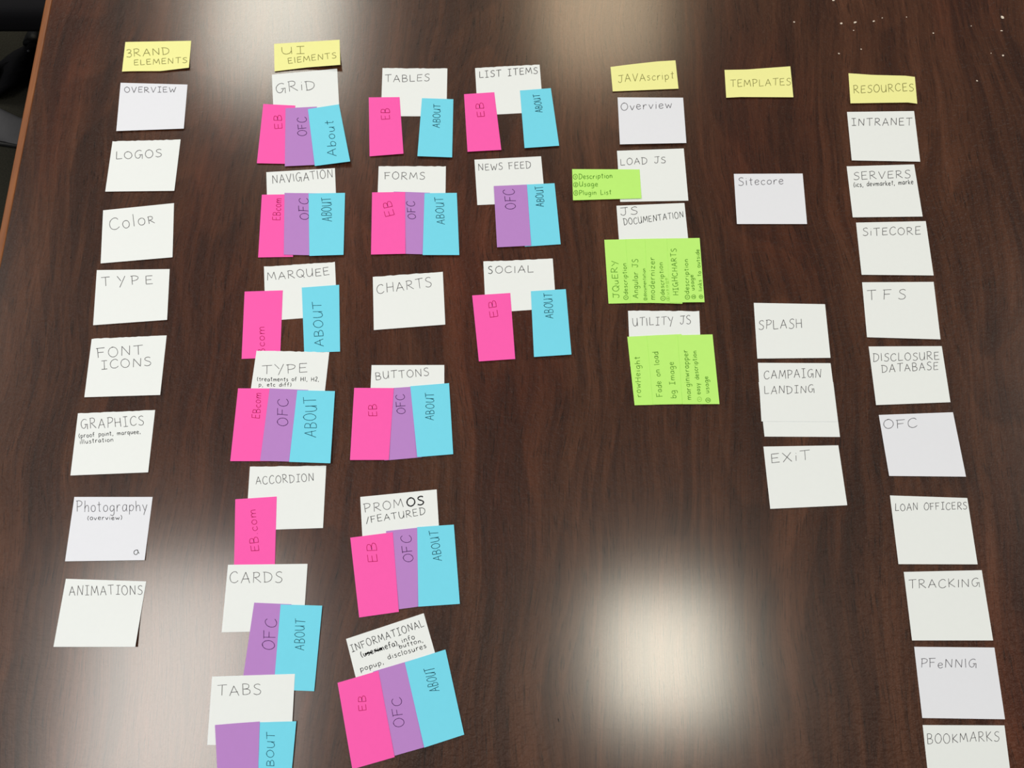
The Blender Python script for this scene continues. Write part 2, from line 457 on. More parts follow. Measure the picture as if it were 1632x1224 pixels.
for ch, dg in (('\u2460', '4,2 4,6.6'), ('\u2461', '2.8,6.2 4.6,6.8 4.8,5 2.6,2 5.4,2.2'), ('\u2462', '2.8,6.8 5,6.4 3.6,4.6 5.2,3 2.6,1.8')):
    g(ch, '8.4|~' + circ + '|' + dg)
# a crossed-out scribble
g('~', '9|~0,2 1,6 1.6,1 2.8,6 3,1 4.2,5.4 4.6,0.8 5.8,5.6 6,1 7.4,6 7.6,1.4 9,4.6|~0,3.4 3,2.6 6,4 9,3|0.4,4.8 8.6,2.2')

def smooth(pts):
    if len(pts) < 3: return pts
    out = []
    P = [pts[0]] + pts + [pts[-1]]
    for i in range(1, len(P) - 2):
        p0, p1, p2, p3 = P[i - 1], P[i], P[i + 1], P[i + 2]
        for k in range(4):
            t = k / 4
            out.append(tuple(.5 * ((2 * p1[j]) + (-p0[j] + p2[j]) * t + (2 * p0[j] - 5 * p1[j] + 4 * p2[j] - p3[j]) * t * t
                                   + (-p0[j] + 3 * p1[j] - 3 * p2[j] + p3[j]) * t ** 3) for j in (0, 1)))
    out.append(pts[-1])
    return out

def text_strokes(s, p0, p1, h, rng, gap=.22):
    """strokes (pixel polylines) of a written line whose baseline runs p0 -> p1, capitals h pixels high"""
    items, x, i = [], 0.0, 0
    while i < len(s):
        ch, sc = s[i], 1.0
        if ch == '_': i += 1; ch = s[i]; sc = .62
        w, st = GL[ch]
        items.append((x, sc, w * sc, st)); x += w * sc + gap; i += 1
    tot = max(x - gap, .01)
    dx, dy = p1[0] - p0[0], p1[1] - p0[1]
    Ln = math.hypot(dx, dy); ux, uy = dx / Ln, dy / Ln
    nx, ny = uy, -ux                       # "up" of the letters
    kx = Ln / tot
    out = []
    for (x, sc, w, st) in items:
        jy = rng.uniform(-.05, .05); js = rng.uniform(.94, 1.07); sl = rng.uniform(-.05, .07)
        for sm, pts in st:
            runs = [smooth(pts)] if sm else [[a, b] for a, b in zip(pts, pts[1:])]
            for q in runs:
                pl = []
                for (gx, gy) in q:
                    X = (x + (gx * sc)) * kx + (gy * sc) * sl * h
                    Y = (gy * sc * js + jy) * h
                    pl.append((p0[0] + ux * X + nx * Y, p0[1] + uy * X + ny * Y))
                out.append(pl)
    return out

# ------------------------------------------------------------------ sticky notes
STEP = 0.0003
placed = []
def quad_overlap(A, B):
    for P, Q in ((A, B), (B, A)):
        for i in range(4):
            x0, y0 = P[i]; x1, y1 = P[(i + 1) % 4]
            nx, ny = y1 - y0, x0 - x1
            a = [nx * x + ny * y for x, y in P]; b = [nx * x + ny * y for x, y in Q]
            if max(a) <= min(b) + 8 or max(b) <= min(a) + 8: return False
    return True

def poly_at(pl, u):
    """point at parameter u (0..1 by x) on a polyline"""
    xs = [p[0] for p in pl]
    x = xs[0] + (xs[-1] - xs[0]) * u
    for a, b in zip(pl, pl[1:]):
        if x <= b[0] + 1e-6 or b is pl[-1]:
            t = (x - a[0]) / (b[0] - a[0]) if b[0] != a[0] else 0
            return (x, a[1] + (b[1] - a[1]) * t)

def note(color, TL, TR, BR, BL, label, texts=(), group=None, top=(), bottom=(), curl=0.0, corner=0.0, left_corner=0.0, rough_top=False):
    rng = random.Random(hash((round(TL[0] * 10), round(TL[1] * 10))) & 0xffffff)
    quad = [TL, TR, BR, BL]
    layer = 0
    for q, l in placed:
        if quad_overlap(quad, q): layer = max(layer, l + 1)
    placed.append((quad, layer))
    z0 = .00035 + layer * STEP
    T = [TL] + list(top) + [TR]; B = [BL] + list(bottom) + [BR]
    def P(u, v):
        a = poly_at(T, u); b = poly_at(B, u)
        return (a[0] + (b[0] - a[0]) * v, a[1] + (b[1] - a[1]) * v)
    def Z(u, v):
        v_ = min(max(v, 0), 1); u_ = min(max(u, 0), 1)
        c = curl * max(0, (v_ - .35) / .65) ** 2
        c += corner * max(0, (u_ + v_ - 1.1) / .9) ** 2
        c += left_corner * max(0, ((1 - u_) + v_ - 1.1) / .9) ** 2
        return z0 + c
    NU, NV = (24 if rough_top else 14), 10
    top_v, bot_v = [], []
    jit = [rng.uniform(-.45, .45) if rough_top else 0 for _ in range(NU + 1)]
    org = at(*P(.5, .5), 0.0); org.z = TABLE_Z
    for j in range(NV + 1):
        for i in range(NU + 1):
            u, v = i / NU, j / NV
            px, py = P(u, v)
            if j == 0: py += jit[i]
            w = at(px, py, Z(u, v)) - org
            top_v.append(w); bot_v.append(w - Vector((0, 0, .00016)))
    V = top_v + bot_v; n = len(top_v); r = NU + 1; F = []
    for j in range(NV):
        for i in range(NU):
            a = j * r + i
            F.append((a, a + r, a + r + 1, a + 1)); F.append((n + a, n + a + 1, n + a + r + 1, n + a + r))
    ring = [i for i in range(NU + 1)] + [j * r + NU for j in range(1, NV + 1)] + [NV * r + i for i in range(NU - 1, -1, -1)] + [j * r for j in range(NV - 1, 0, -1)]
    for a, b in zip(ring, ring[1:] + ring[:1]): F.append((a, b, n + b, n + a))
    o = mesh_obj('sticky_note', V, F, PAPER[color])
    o.location = org
    names = {'white': 'white sticky notes', 'cool': 'white sticky notes', 'yellow': 'yellow heading notes', 'pink': 'pink note strips',
             'purple': 'purple note strips', 'blue': 'blue note strips', 'green': 'green note strips'}
    tag(o, label, 'sticky note', group or names[color])
    if texts:
        def inv(px, py):
            u = v = .5
            for _ in range(7):
                a = P(u, v); e = 1e-3
                bu = P(u + e, v); bv = P(u, v + e)
                m00, m10 = (bu[0] - a[0]) / e, (bu[1] - a[1]) / e
                m01, m11 = (bv[0] - a[0]) / e, (bv[1] - a[1]) / e
                det = m00 * m11 - m01 * m10
                rx, ry = px - a[0], py - a[1]
                u += (rx * m11 - ry * m01) / det; v += (-rx * m10 + ry * m00) / det
            return u, v
        by = {}
        for t in texts:
            s, p0, p1, h = t[:4]
            ink = t[4] if len(t) > 4 and t[4] else color
            wd = t[5] if len(t) > 5 else 1.0
            by.setdefault(ink, []).extend((pl, wd) for pl in text_strokes(s, p0, p1, h, rng))
        for ink, sts in by.items():
            V, F = [], []
            for pl, wd in sts:
                m = len(pl); b0 = len(V)
                for k, (x, y) in enumerate(pl):
                    ax, ay = pl[max(k - 1, 0)]; bx, by_ = pl[min(k + 1, m - 1)]
                    dx, dy = bx - ax, by_ - ay; d = math.hypot(dx, dy) or 1
                    hw = .5 * wd * rng.uniform(.85, 1.15)
                    for sgn in (1, -1):
                        qx, qy = x - dy / d * hw * sgn, y + dx / d * hw * sgn
                        u, v = inv(qx, qy)
                        u = min(max(u, .004), .996); v = min(max(v, .004), .996)
                        qx, qy = P(u, v)
                        V.append(at(qx, qy, Z(u, v) + .00006) - org)
                for k in range(m - 1):
                    F.append((b0 + 2 * k, b0 + 2 * k + 1, b0 + 2 * k + 3, b0 + 2 * k + 2))
            hwr = mesh_obj('handwriting', V, F, INK[ink], o)
            hwr['label'] = {'dark': 'dark pen handwriting', 'faint': 'faint pencil handwriting', 'greenfaint': 'faint pen handwriting'}.get(ink, 'thin pen handwriting')
    return o

# --- column 1
note('yellow', (199.8, 66.9), (304.7, 65), (301, 107.8), (194.4, 114), 'yellow note reading BRAND ELEMENTS, heading of the leftmost column',
     [('3RAND', (201.5, 91.2), (270.3, 86.3), 11.5), ('ELEMENTS', (213.7, 104.2), (298, 100), 8.5)], bottom=[(211, 113.4), (256, 113.2)], curl=.0012, corner=.001)
note('cool', (192.2, 131.9), (298.8, 134.8), (292.9, 204.9), (185.3, 208.8), 'cool white note reading OVERVIEW in capitals, under the yellow BRAND ELEMENTS note',
     [('OVERVIEW', (198.5, 147.5), (280, 147), 8.6)], curl=.0016)
note('white', (179.3, 225.4), (287.8, 222.3), (277.8, 304.1), (167.7, 305.3), 'white note reading LOGOS in the leftmost column',
     [('LOGOS', (184.9, 254.3), (257.7, 249.9), 12)], rough_top=True, curl=.001)
note('white', (164.3, 335.2), (277.3, 323.7), (274.9, 410), (160.4, 419.8), 'white note reading Color in the leftmost column',
     [('Colo_R', (175.6, 367.1), (246.7, 356), 19)], curl=.001)
note('white', (154.3, 430.5), (270.4, 428.8), (266.3, 509.7), (148.4, 518.3), 'white note reading only TYPE in the leftmost column',
     [('T"Y"P"E', (162.1, 455.8), (243.5, 452.4), 14)], curl=.001)
note('white', (146.1, 540), (265.6, 534.4), (255.3, 629.4), (134.4, 633.1), 'white note reading FONT ICONS in the leftmost column',
     [('FONT', (155.8, 570.6), (228, 565), 15), ('ICONS', (161.4, 588.9), (241.1, 582.5), 13)], rough_top=True, curl=.001)
note('white', (124.2, 658.9), (247.2, 653.6), (236.1, 752.8), (112.2, 757.8), 'white note reading GRAPHICS with two small dark lines of writing',
     [('GRAPHICS', (129.4, 683.9), (229.4, 677.8), 15), ('(proof point, marquee,', (125.8, 697.8), (223.9, 690.8), 7, 'dark', .9),
      ('illustration', (127.5, 707.8), (180.3, 703.5), 7, 'dark', .9)], rough_top=True, curl=.001)
note('cool', (118.5, 792), (243.2, 792), (230.4, 892.7), (103.6, 894.6), 'white note reading Photography (overview) with a small letter in its lower corner',
     [('Photography', (122, 815.5), (234.2, 814.5), 17), ('(overview)', (139.4, 828.8), (194.4, 828), 7, 'dark', .9), ('a', (214.5, 885.5), (222, 882.5), 12, 'dark', 1.0)], curl=.0012)
note('white', (105, 922.4), (233, 926.6), (215.5, 1030.9), (85.1, 1030.9), 'white note reading ANIMATIONS, lowest of the leftmost column',
     [('ANIMATIONS', (110.2, 949.4), (227, 947.2), 15)], curl=.001, corner=.002)

# --- column 2
note('yellow', (436.8, 69.9), (541.2, 63.3), (542.4, 103.2), (437.5, 113.8), 'yellow note reading UI ELEMENTS with its lower right corner lifted',
     [('UI', (449, 86.1), (485.8, 84.9), 11), ('EıEMENTS', (459.6, 101.3), (536, 92.7), 9)], bottom=[(489, 107.4)], curl=.0008, corner=.005)
note('white', (433.3, 118.9), (537.3, 109.4), (541.5, 187), (436.5, 196), 'white note reading GRiD above pink, purple and blue strips',
     [('GRiD', (440.4, 149.1), (502.5, 141.7), 15)])
note('pink', (419.6, 165.7), (470.6, 168.2), (463.5, 261.3), (409.3, 260.1), 'pink strip reading EB overlapping the lower left of the GRiD note',
     [('EB', (449.5, 204.7), (448.5, 183.4), 12)], curl=.0008)
note('purple', (455.1, 172.4), (504.9, 169.9), (507.5, 262.5), (453.9, 265), 'purple strip reading OFC below the GRiD note',
     [('OFC', (489.5, 216), (487.7, 186.3), 14)], curl=.0008)
note('blue', (490.7, 173.8), (540.2, 166.2), (558.1, 257.2), (501.7, 264.5), 'blue strip reading About in mixed case, tilted outward below the GRiD note',
     [('About', (536.8, 248.3), (531.1, 192), 14)], curl=.002, corner=.002)
note('white', (424.4, 274.4), (533.7, 267.9), (537, 348), (426.5, 353), 'white note reading NAVIGATION above pink, purple and blue strips',
     [('NAVıGATıON', (434.4, 292.9), (530.7, 283.1), 13)])
note('pink', (417.3, 310.3), (470.5, 309.5), (467, 409.3), (411.4, 410.3), 'pink strip reading EBcom overlapping the NAVIGATION note',
     [('EBcom', (446.7, 351), (449, 316.7), 12)], curl=.0005)
note('purple', (453.5, 307.4), (506, 308), (508, 407), (452.3, 405.9), 'purple strip reading OFC below the NAVIGATION note',
     [('OFC', (491.5, 350), (491.5, 316.2), 15)], curl=.0008)
note('blue', (491.8, 308.3), (549.9, 307.4), (547.4, 406.1), (493, 407.8), 'blue strip reading ABOUT below the NAVIGATION note',
     [('ABOUT', (528.3, 352.5), (527.1, 314.2), 15)], curl=.0012)
note('white', (420.7, 425), (533.7, 417.6), (537.5, 503), (423, 511.5), 'white note reading MARQUEE between a pink and a blue strip',
     [('MARQUEE', (426.1, 446.8), (525.1, 438.2), 12)], rough_top=True)
note('pink', (389.8, 464.7), (450.6, 462.7), (446.5, 570), (385, 571.9), 'pink strip at the lower left of the MARQUEE note, writing near its bottom',
     [('EBcom', (423, 576), (421, 521), 12)])
note('blue', (481, 458.3), (540.5, 453.9), (541.9, 560.3), (484.8, 562), 'blue strip reading ABOUT at the lower right of the MARQUEE note',
     [('ABOUT', (516.5, 551.5), (512, 481), 14)])
note('white', (408.8, 558.9), (524.8, 561.3), (514.5, 653), (395.3, 650), 'white note reading TYPE with small writing about treatments, second column from the left',
     [('TYPE', (417.4, 595.9), (489.7, 593.9), 14), ('(treatments of H1, H2,', (410, 607.4), (508.1, 607.4), 6.5, 'dark', .9),
      ('p, etc diff)', (412.5, 615.8), (464, 615.8), 6, 'dark', .9)], rough_top=True)
note('pink', (379.4, 618.9), (438, 619.2), (430, 735), (366.9, 734.9), 'pink strip reading EBcom below the TYPE note with small writing',
     [('EBcom', (414.2, 667), (416.7, 627), 12)], curl=.0006)
note('purple', (429.7, 618.9), (490.9, 621.4), (477, 736), (414.5, 734.4), 'purple strip reading OFC below the TYPE note with small writing',
     [('OFC', (457.8, 679.2), (460.5, 636), 17)], curl=.0006)
note('blue', (473.8, 621.9), (533.8, 623.3), (526.5, 738.3), (460.8, 736.1), 'blue strip with large ABOUT, below the TYPE note with small writing',
     [('ABOUT', (503.9, 696.9), (504.4, 632.6), 19)], curl=.0012, corner=.001)
note('white', (398.3, 743.8), (519.9, 742), (514.8, 841.5), (391.5, 845.5), 'white note reading ACCORDION with one pink strip on its left corner',
     [('ACCORDION', (407.9, 772.2), (500.5, 766.8), 12.5)], rough_top=True, corner=.001)
note('pink', (375, 795.7), (441, 791.3), (438, 904), (373, 905), 'pink strip reading EB.com between the ACCORDION and CARDS notes',
     [('EB.com', (413, 877.8), (407.4, 812.1), 13)])
note('white', (363.3, 900.1), (490.2, 898.6), (483, 1005), (353.2, 1007.7), 'white note reading CARDS, its top edge over the pink strip above',
     [('CARDS', (366.5, 929.8), (449.8, 928), 17)])
note('purple', (405.1, 960.5), (464.4, 963), (452, 1094), (385.5, 1092), 'purple strip reading OFC between the CARDS and TABS notes',
     [('OFC', (437.8, 1036.2), (441, 986.9), 19)])
note('blue', (447.2, 963.4), (513.6, 965.2), (500.7, 1101.6), (436, 1099), 'blue strip reading ABOUT to the right above the TABS note',
     [('ABOUT', (484.5, 1036.2), (486.1, 986.9), 15)])
note('white', (337.9, 1078.1), (470, 1074), (464, 1186), (330.1, 1187.3), 'white note reading TABS near the bottom left of the table',
     [('TABS', (346.4, 1108.9), (416.3, 1106.7), 16)])
note('blue', (401, 1151.5), (472.2, 1149.5), (459, 1293), (395, 1295), 'blue strip at the bottom edge of the picture below the TABS note',
     [('ABOUT', (436, 1237), (438, 1167), 12)])
note('purple', (342.6, 1155.5), (414, 1150), (409, 1295), (349.5, 1295), 'blank purple note at the bottom edge of the picture below the TABS note',
     top=[(380.4, 1152.3)])

# --- column 3
note('white', (609.6, 108.6), (713, 109.1), (711.5, 185.5), (607, 185), 'white note reading TABLES between a pink and a blue strip',
     [('TABLES', (613.7, 130.7), (684.3, 129), 11)], rough_top=True)
note('pink', (587.7, 155.2), (636.8, 154.7), (643.1, 244.9), (589, 249.1), 'pink strip reading EB at the lower left of the TABLES note',
     [('EB', (621.3, 190), (620.6, 172.8), 13)], curl=.001)
note('blue', (672.5, 156.4), (722.5, 158.1), (720.6, 250.8), (665.2, 248.8), 'blue strip reading ABOUT at the lower right of the TABLES note',
     [('ABOUT', (701, 203.7), (702, 166.2), 11)], curl=.0018)
note('white', (603.5, 265), (710.6, 265.1), (709.5, 346), (600.5, 345), 'white note reading FORMS above pink, purple and blue strips',
     [('FORMS', (613.2, 285.8), (677, 285.8), 11)], rough_top=True)
note('purple', (627.5, 305.2), (685.1, 307.1), (684, 405.5), (629, 404), 'purple strip reading OFC below the FORMS note, partly covered on both sides',
     [('OFC', (661.9, 349.3), (661.4, 321.1), 13)], curl=.0004)
note('pink', (593, 306.6), (645.7, 305.9), (646.2, 404.4), (591.3, 405.6), 'pink strip reading EB at the lower left of the FORMS note',
     [('EB', (628.8, 342.6), (622.6, 319.9), 14)], curl=.0008)
note('blue', (676.6, 307.8), (728, 307.4), (732, 406.4), (673.6, 406.4), 'blue strip reading ABOUT at the lower right of the FORMS note',
     [('ABOUT', (708.4, 357.4), (706.5, 314.2), 13)], curl=.0014)
note('white', (594.2, 441.2), (705.7, 433.1), (709.7, 517.2), (595.7, 526), 'white note reading CHARTS with no strips on it',
     [('CHARTS', (601.1, 468.1), (688.3, 456.4), 14.5)], rough_top=True, curl=.0008)
note('white', (592.2, 581.9), (708.1, 581.7), (708, 669), (588.5, 669), 'white note reading BUTTONS above pink, purple and blue strips',
     [('BUTTONS', (598.8, 605), (683.8, 598.8), 12)])
note('purple', (612, 619.3), (668, 615.5), (672.3, 728.7), (612.5, 734), 'purple strip reading OFC below the BUTTONS note, narrow at its top',
     [('OFC', (646.1, 659.6), (645.3, 628.2), 14)], curl=.0003)
note('pink', (564.5, 618.2), (627.7, 618.4), (619.6, 733), (557.8, 733.1), 'pink strip reading EB at the lower left of the BUTTONS note',
     [('EB', (600.5, 663.3), (599.5, 644.2), 13)], curl=.0008)
note('blue', (653.9, 615.5), (715.7, 610.6), (722.3, 723.8), (665, 728.5), 'blue strip reading ABOUT at the lower right of the BUTTONS note',
     [('ABOUT', (691.9, 669.4), (691.2, 625.8), 13)], curl=.0012)
note('white', (574.1, 792), (695.9, 780), (702, 880), (579.5, 893), 'white note reading PROMOS /FEATURED, its OS written bolder',
     [('PROM', (581.2, 816.9), (642.9, 808), 13.5), ('OS', (648.8, 807.1), (675.7, 804), 13, 'dark', 2.1), ('/FEATURED', (584.1, 834.5), (678.2, 819.8), 10.5, 'dark', .95)])
note('purple', (615.3, 846.3), (681, 839.3), (688, 964), (624, 972.5), 'purple strip reading OFC below the PROMOS /FEATURED note',
     [('OFC', (658.2, 895.3), (654.7, 853.1), 16)], curl=.0003)
note('pink', (558.2, 856.9), (625.9, 848.2), (635.7, 975.1), (572.4, 984.1), 'pink strip reading EB at the lower left of the PROMOS /FEATURED note',
     [('EB', (601.8, 895.3), (598.8, 864.9), 15)], curl=.0008)
note('blue', (664.9, 840), (723.3, 836.1), (732.9, 962.4), (666.7, 966.9), 'blue strip reading ABOUT at the lower right of the PROMOS /FEATURED note',
     [('ABOUT', (703.7, 893.3), (697.8, 845.3), 14)], curl=.001)
note('white', (551.5, 1018.3), (675.3, 977.3), (706, 1085), (577, 1120), 'tilted white note reading INFORMATIONAL with several lines of dark writing',
     [('INFORMATIONAL', (561, 1039.4), (676.4, 997.8), 11.5, 'dark', 1.0), ('(userimefa)', (576.5, 1047.5), (633.9, 1028.8), 9, 'dark', 1.2), ('~~', (582, 1044.5), (610, 1036), 6, 'dark', 1.0),
      ('info', (641.3, 1024.7), (661.3, 1017.8), 8, 'dark', 1.0), ('button,', (636.9, 1033.8), (674.3, 1023.2), 7, 'dark', 1.0),
      ('disclosures', (618.8, 1051), (679.7, 1032.3), 8, 'dark', 1.0), ('popup,', (575, 1070), (611.7, 1058.2), 8, 'dark', 1.0)])
note('purple', (594.4, 1070.3), (660, 1050.8), (690, 1187), (620, 1207), 'purple strip reading OFC below the tilted INFORMATIONAL note',
     [('OFC', (644.1, 1157.4), (638.7, 1111), 16)], curl=.0003)
note('pink', (537.9, 1088.2), (603.1, 1069), (629, 1206.6), (561.5, 1226), 'pink strip reading EB at the lower left of the tilted INFORMATIONAL note',
     [('EB', (584.3, 1132), (582.6, 1108.4), 12)], curl=.0005, left_corner=.0)
note('blue', (645.1, 1055.6), (709.9, 1035.1), (739.8, 1170.8), (676.2, 1191.5), 'blue strip reading ABOUT at the lower right of the tilted INFORMATIONAL note',
     [('ABOUT', (700.8, 1100.2), (691.5, 1062.5), 16)], curl=.001)

# --- column 4
note('white', (757.1, 108.4), (860, 103), (866, 178.5), (761.5, 184), 'white note reading LIST ITEMS between a pink and a blue strip',
     [('LIST ITEMS', (764.2, 124.1), (856.9, 117.3), 10, 'white', 1.1)], rough_top=True)
note('pink', (739.5, 150.1), (787.7, 146.9), (799, 238.8), (745.1, 241.8), 'pink strip reading EB at the lower left of the LIST ITEMS note',
     [('EB', (773, 185.9), (770.6, 163.3), 12)], curl=.001)
note('blue', (828.7, 144.2), (877.9, 140.5), (891.2, 232.2), (836, 235.9), 'blue strip reading ABOUT at the lower right of the LIST ITEMS note',
     [('ABOUT', (864.7, 178.5), (860.5, 149.9), 11)], curl=.0016)
note('white', (756.1, 254.5), (862.3, 249.1), (869, 322), (760.8, 326.8), 'white note reading NEWS FEED above a purple and a blue strip',
     [('NEWS FEED', (762.7, 272.4), (846.3, 267.5), 10.5)])
note('blue', (830, 294.5), (883.8, 292), (893.6, 389.2), (836.5, 393.1), 'blue strip reading ABOUT at the lower right of the NEWS FEED note',
     [('ABOUT', (867.2, 328.8), (864.7, 296), 12)], curl=.0005)
note('purple', (787, 296.4), (839.7, 294.2), (846.6, 391.4), (792.2, 394.1), 'purple strip reading OFC on the NEWS FEED note, fully uncovered',
     [('OFC', (822.5, 332.9), (820.6, 301.3), 17)], curl=.0008)
note('white', (770.3, 416.9), (880.9, 412.3), (886.5, 491), (774, 499), 'white note reading SOCIAL between a pink and a blue strip',
     [('S', (778.4, 436), (785, 435.7), 12, 'dark', 1.1), ('OCıAL', (789.5, 435.6), (850.2, 433.6), 11)], rough_top=True)
note('pink', (752.5, 470.8), (813.2, 466.9), (821.1, 572.1), (763.2, 576), 'pink strip reading EB at the lower left of the SOCIAL note',
     [('EB', (793.6, 504.7), (790.2, 478.2), 12)], curl=.0012)
note('blue', (846.1, 464), (901.7, 460.8), (910.8, 565), (851, 568.9), 'blue strip reading ABOUT at the lower right of the SOCIAL note',
     [('ABOUT', (881.9, 507.1), (880.1, 467.2), 13)], curl=.0022)

# --- column 5
note('yellow', (973, 106.7), (1076.5, 96.2), (1081.4, 141.3), (976.5, 145.7), 'yellow heading note of the middle column with the green notes, faint writing',
     [('JAVAscript', (985.5, 131.5), (1073.8, 125.3), 12, None, .9)], top=[(1008, 102.2), (1048, 97.8)], curl=.001)
note('cool', (984.3, 155.2), (1088.7, 155.7), (1093.9, 227.8), (988, 230), 'white note reading Overview in lower case, right of the blue LIST ITEMS strip',
     [('Overview', (989.7, 175.6), (1070.6, 172.6), 12)], curl=.0022)
note('white', (983.3, 240.3), (1089.7, 236.6), (1097.1, 319.7), (988.5, 321.7), 'white note reading LOAD JS under a horizontal green strip',
     [('LOAD JS', (989.2, 263.3), (1060.8, 259.4), 10)])
note('green', (911.8, 269.5), (1019.4, 270), (1022.3, 316), (913.2, 319.2), 'horizontal green strip with a numbered list beside LOAD JS',
     [('\u2460Description', (913.6, 285.4), (975.7, 283.9), 8), ('\u2461Usage', (913.9, 297.2), (952.5, 296.9), 7.5), ('\u2462Plugin List', (914.5, 311.1), (974, 309.7), 7.5)], curl=.0008, left_corner=.001)
note('white', (982.5, 327.9), (1090.8, 323.5), (1099.5, 407), (988.5, 411), 'white note reading JS DOCUMENTATION above four green strips',
     [('JS', (989.5, 343.8), (1016.2, 341.9), 12), ('DOCUMENTATıON', (994.7, 359.2), (1089.8, 346.7), 10, 'dark', .85)])
GR = 'green note strips'
note('green', (963.1, 382.1), (1015, 381), (1024, 482.7), (969.9, 483.9), 'green strip leftmost of the four below JS DOCUMENTATION',
     [('JQuERY', (986.5, 474.5), (983.8, 415.8), 9.5), ('\u2460description', (1000.9, 477.2), (998, 419.9), 7)], curl=.0005)
note('green', (997, 381.2), (1049, 380.2), (1060.6, 483), (1005, 482.8), 'green strip second from the left below JS DOCUMENTATION',
     [('Angular JS', (1016.8, 475.1), (1016.6, 413.1), 9), ('\u2461documentation', (1030.6, 478.5), (1028.3, 428), 5, None, .8)], curl=.0006)
note('green', (1028, 380.6), (1080, 379.8), (1087.6, 484), (1032.5, 482.5), 'green strip third from the left below JS DOCUMENTATION',
     [('modernizer', (1043.5, 477.6), (1043.1, 410.4), 9), ('\u2460description', (1059.7, 478.5), (1055.9, 418.5), 7), ('\u2461usage', (1066.7, 479.2), (1063.4, 442.8), 4.5, 'greenfaint', .7)], curl=.0007)
note('green', (1063, 380.3), (1115, 379.2), (1122.9, 481.6), (1067.5, 482), 'green strip rightmost of the four below JS DOCUMENTATION, three lines of writing',
     [('HIGHCHARTS', (1080.9, 470.4), (1077.5, 396.3), 8.5), ('\u2460description', (1098.8, 476.8), (1096.4, 413.4), 7),
      ('\u2461 usage', (1108.5, 475.8), (1104.7, 438.1), 6), ('\u2462 links to outside', (1120, 475.8), (1114, 397.6), 6)], curl=.0008)
note('white', (1000.9, 495.2), (1114.4, 495.9), (1118, 582), (1004.5, 584), 'white note reading UTILITY JS above three green strips',
     [('UTıLITY JS', (1008.8, 520), (1101.1, 515.6), 13)], rough_top=True)
note('green', (999.7, 536.7), (1054, 533.8), (1070.2, 644.4), (1011.4, 645.9), 'green strip reading rowHeight below UTILITY JS',
     [('rowHeight', (1021.8, 632.5), (1019.2, 568.4), 9)], curl=.0005)
note('green', (1031, 535), (1086, 532.5), (1098, 644), (1041, 644.6), 'green strip reading Fade on load and bg Image below UTILITY JS',
     [('Fade on load', (1055.8, 631.8), (1048.6, 560.6), 9), ('bg Image', (1077.4, 634.4), (1073.5, 576.9), 9)], curl=.0006)
note('green', (1080, 534.2), (1135.6, 532.9), (1146.7, 644), (1087.8, 644.2), 'green strip reading marginwrapper below UTILITY JS, three lines of writing',
     [('marginwrapper', (1101.6, 637), (1095.7, 558), 8.5), ('\u2460', (1118, 639.7), (1117.2, 632), 6, 'greenfaint', .8), ('easy description', (1116.5, 628), (1109.4, 559.3), 7),
      ('\u2461 usage', (1131.6, 641), (1127.7, 599.8), 7)], curl=.0008)

# --- column 6
note('yellow', (1154.7, 111.4), (1259.6, 105.7), (1264.5, 155), (1157.4, 155.7), 'yellow note reading TEMPLATES',
     [('TEMPLATES', (1164.2, 138.8), (1260.3, 135.1), 11, None, .9)], top=[(1190, 110.8), (1222, 108.4)], bottom=[(1180, 154.6)], curl=.0014)
note('cool', (1169.6, 277.1), (1279.2, 276.6), (1286.3, 357), (1174.5, 357), 'lone white note in the gap between TEMPLATES and SPLASH',
     [('Sitecore', (1177.2, 295.2), (1248.3, 293.2), 12)], curl=.001)
note('white', (1201.3, 482.7), (1314.9, 484.8), (1323.7, 570.3), (1207, 571.5), 'white note reading SPLASH',
     [('SPLASH', (1209.4, 525), (1278.4, 522.9), 14.5)], curl=.001)
note('white', (1209, 609), (1328, 609), (1338.8, 696.4), (1218.5, 695.8), 'blank white note peeking out under the lower edge of CAMPAIGN LANDING')
note('white', (1207.9, 578.2), (1323.7, 578.8), (1335.4, 672), (1213.6, 671.6), 'white note reading CAMPAIGN LANDING lying over another white note',
     [('CAMPAIGN', (1217.9, 603.6), (1308.6, 601.5), 13.5), ('LANDING', (1218.5, 628.1), (1298, 625.7), 12)])
note('white', (1216.7, 711.8), (1336.1, 709.7), (1350.3, 805.2), (1227.6, 811), 'white note reading EXiT',
     [('EXiT', (1229.4, 738.1), (1291.4, 733), 15)], curl=.001)

# --- column 7
note('yellow', (1352.3, 116.7), (1458, 122.5), (1461.9, 165.2), (1355.5, 164.7), 'yellow note reading RESOURCES, wavy, heading of the rightmost column',
     [('RESOURCES', (1360.7, 148.3), (1456.3, 144.6), 12)], top=[(1391.3, 119.4), (1442.8, 120.7)], bottom=[(1400, 163.9), (1447.7, 163.3)], curl=.0016)
note('white', (1349.9, 178.4), (1456.8, 177), (1466.6, 257.6), (1357.5, 255.6), 'white note reading INTRANET',
     [('INTRANET', (1357.5, 200.5), (1453.8, 199.8), 11.5, None, 1.1)], curl=.001)
note('white', (1349.4, 265.1), (1456.9, 262), (1470.5, 345.1), (1359.1, 346.4), 'white note reading SERVERS with a small dark line in brackets',
     [('SERVERS', (1360.7, 287.1), (1451.1, 283.1), 12), ('(ics, devmarket, marke', (1360.7, 298), (1455.5, 293.1), 7.5, 'dark', .95)], curl=.001)
note('white', (1364.3, 354.8), (1475.4, 352.4), (1488, 439), (1373.2, 437.9), 'white note between SERVERS and TFS in the rightmost column, eight-letter word',
     [('SiTECORE', (1375.3, 376), (1467.3, 373.3), 12)], curl=.001)
note('white', (1374, 449.9), (1488, 449.2), (1499, 540.9), (1381.8, 537.5), 'white note reading TFS',
     [('T"F"S', (1382.4, 477.9), (1443.3, 477.1), 15)], curl=.001)
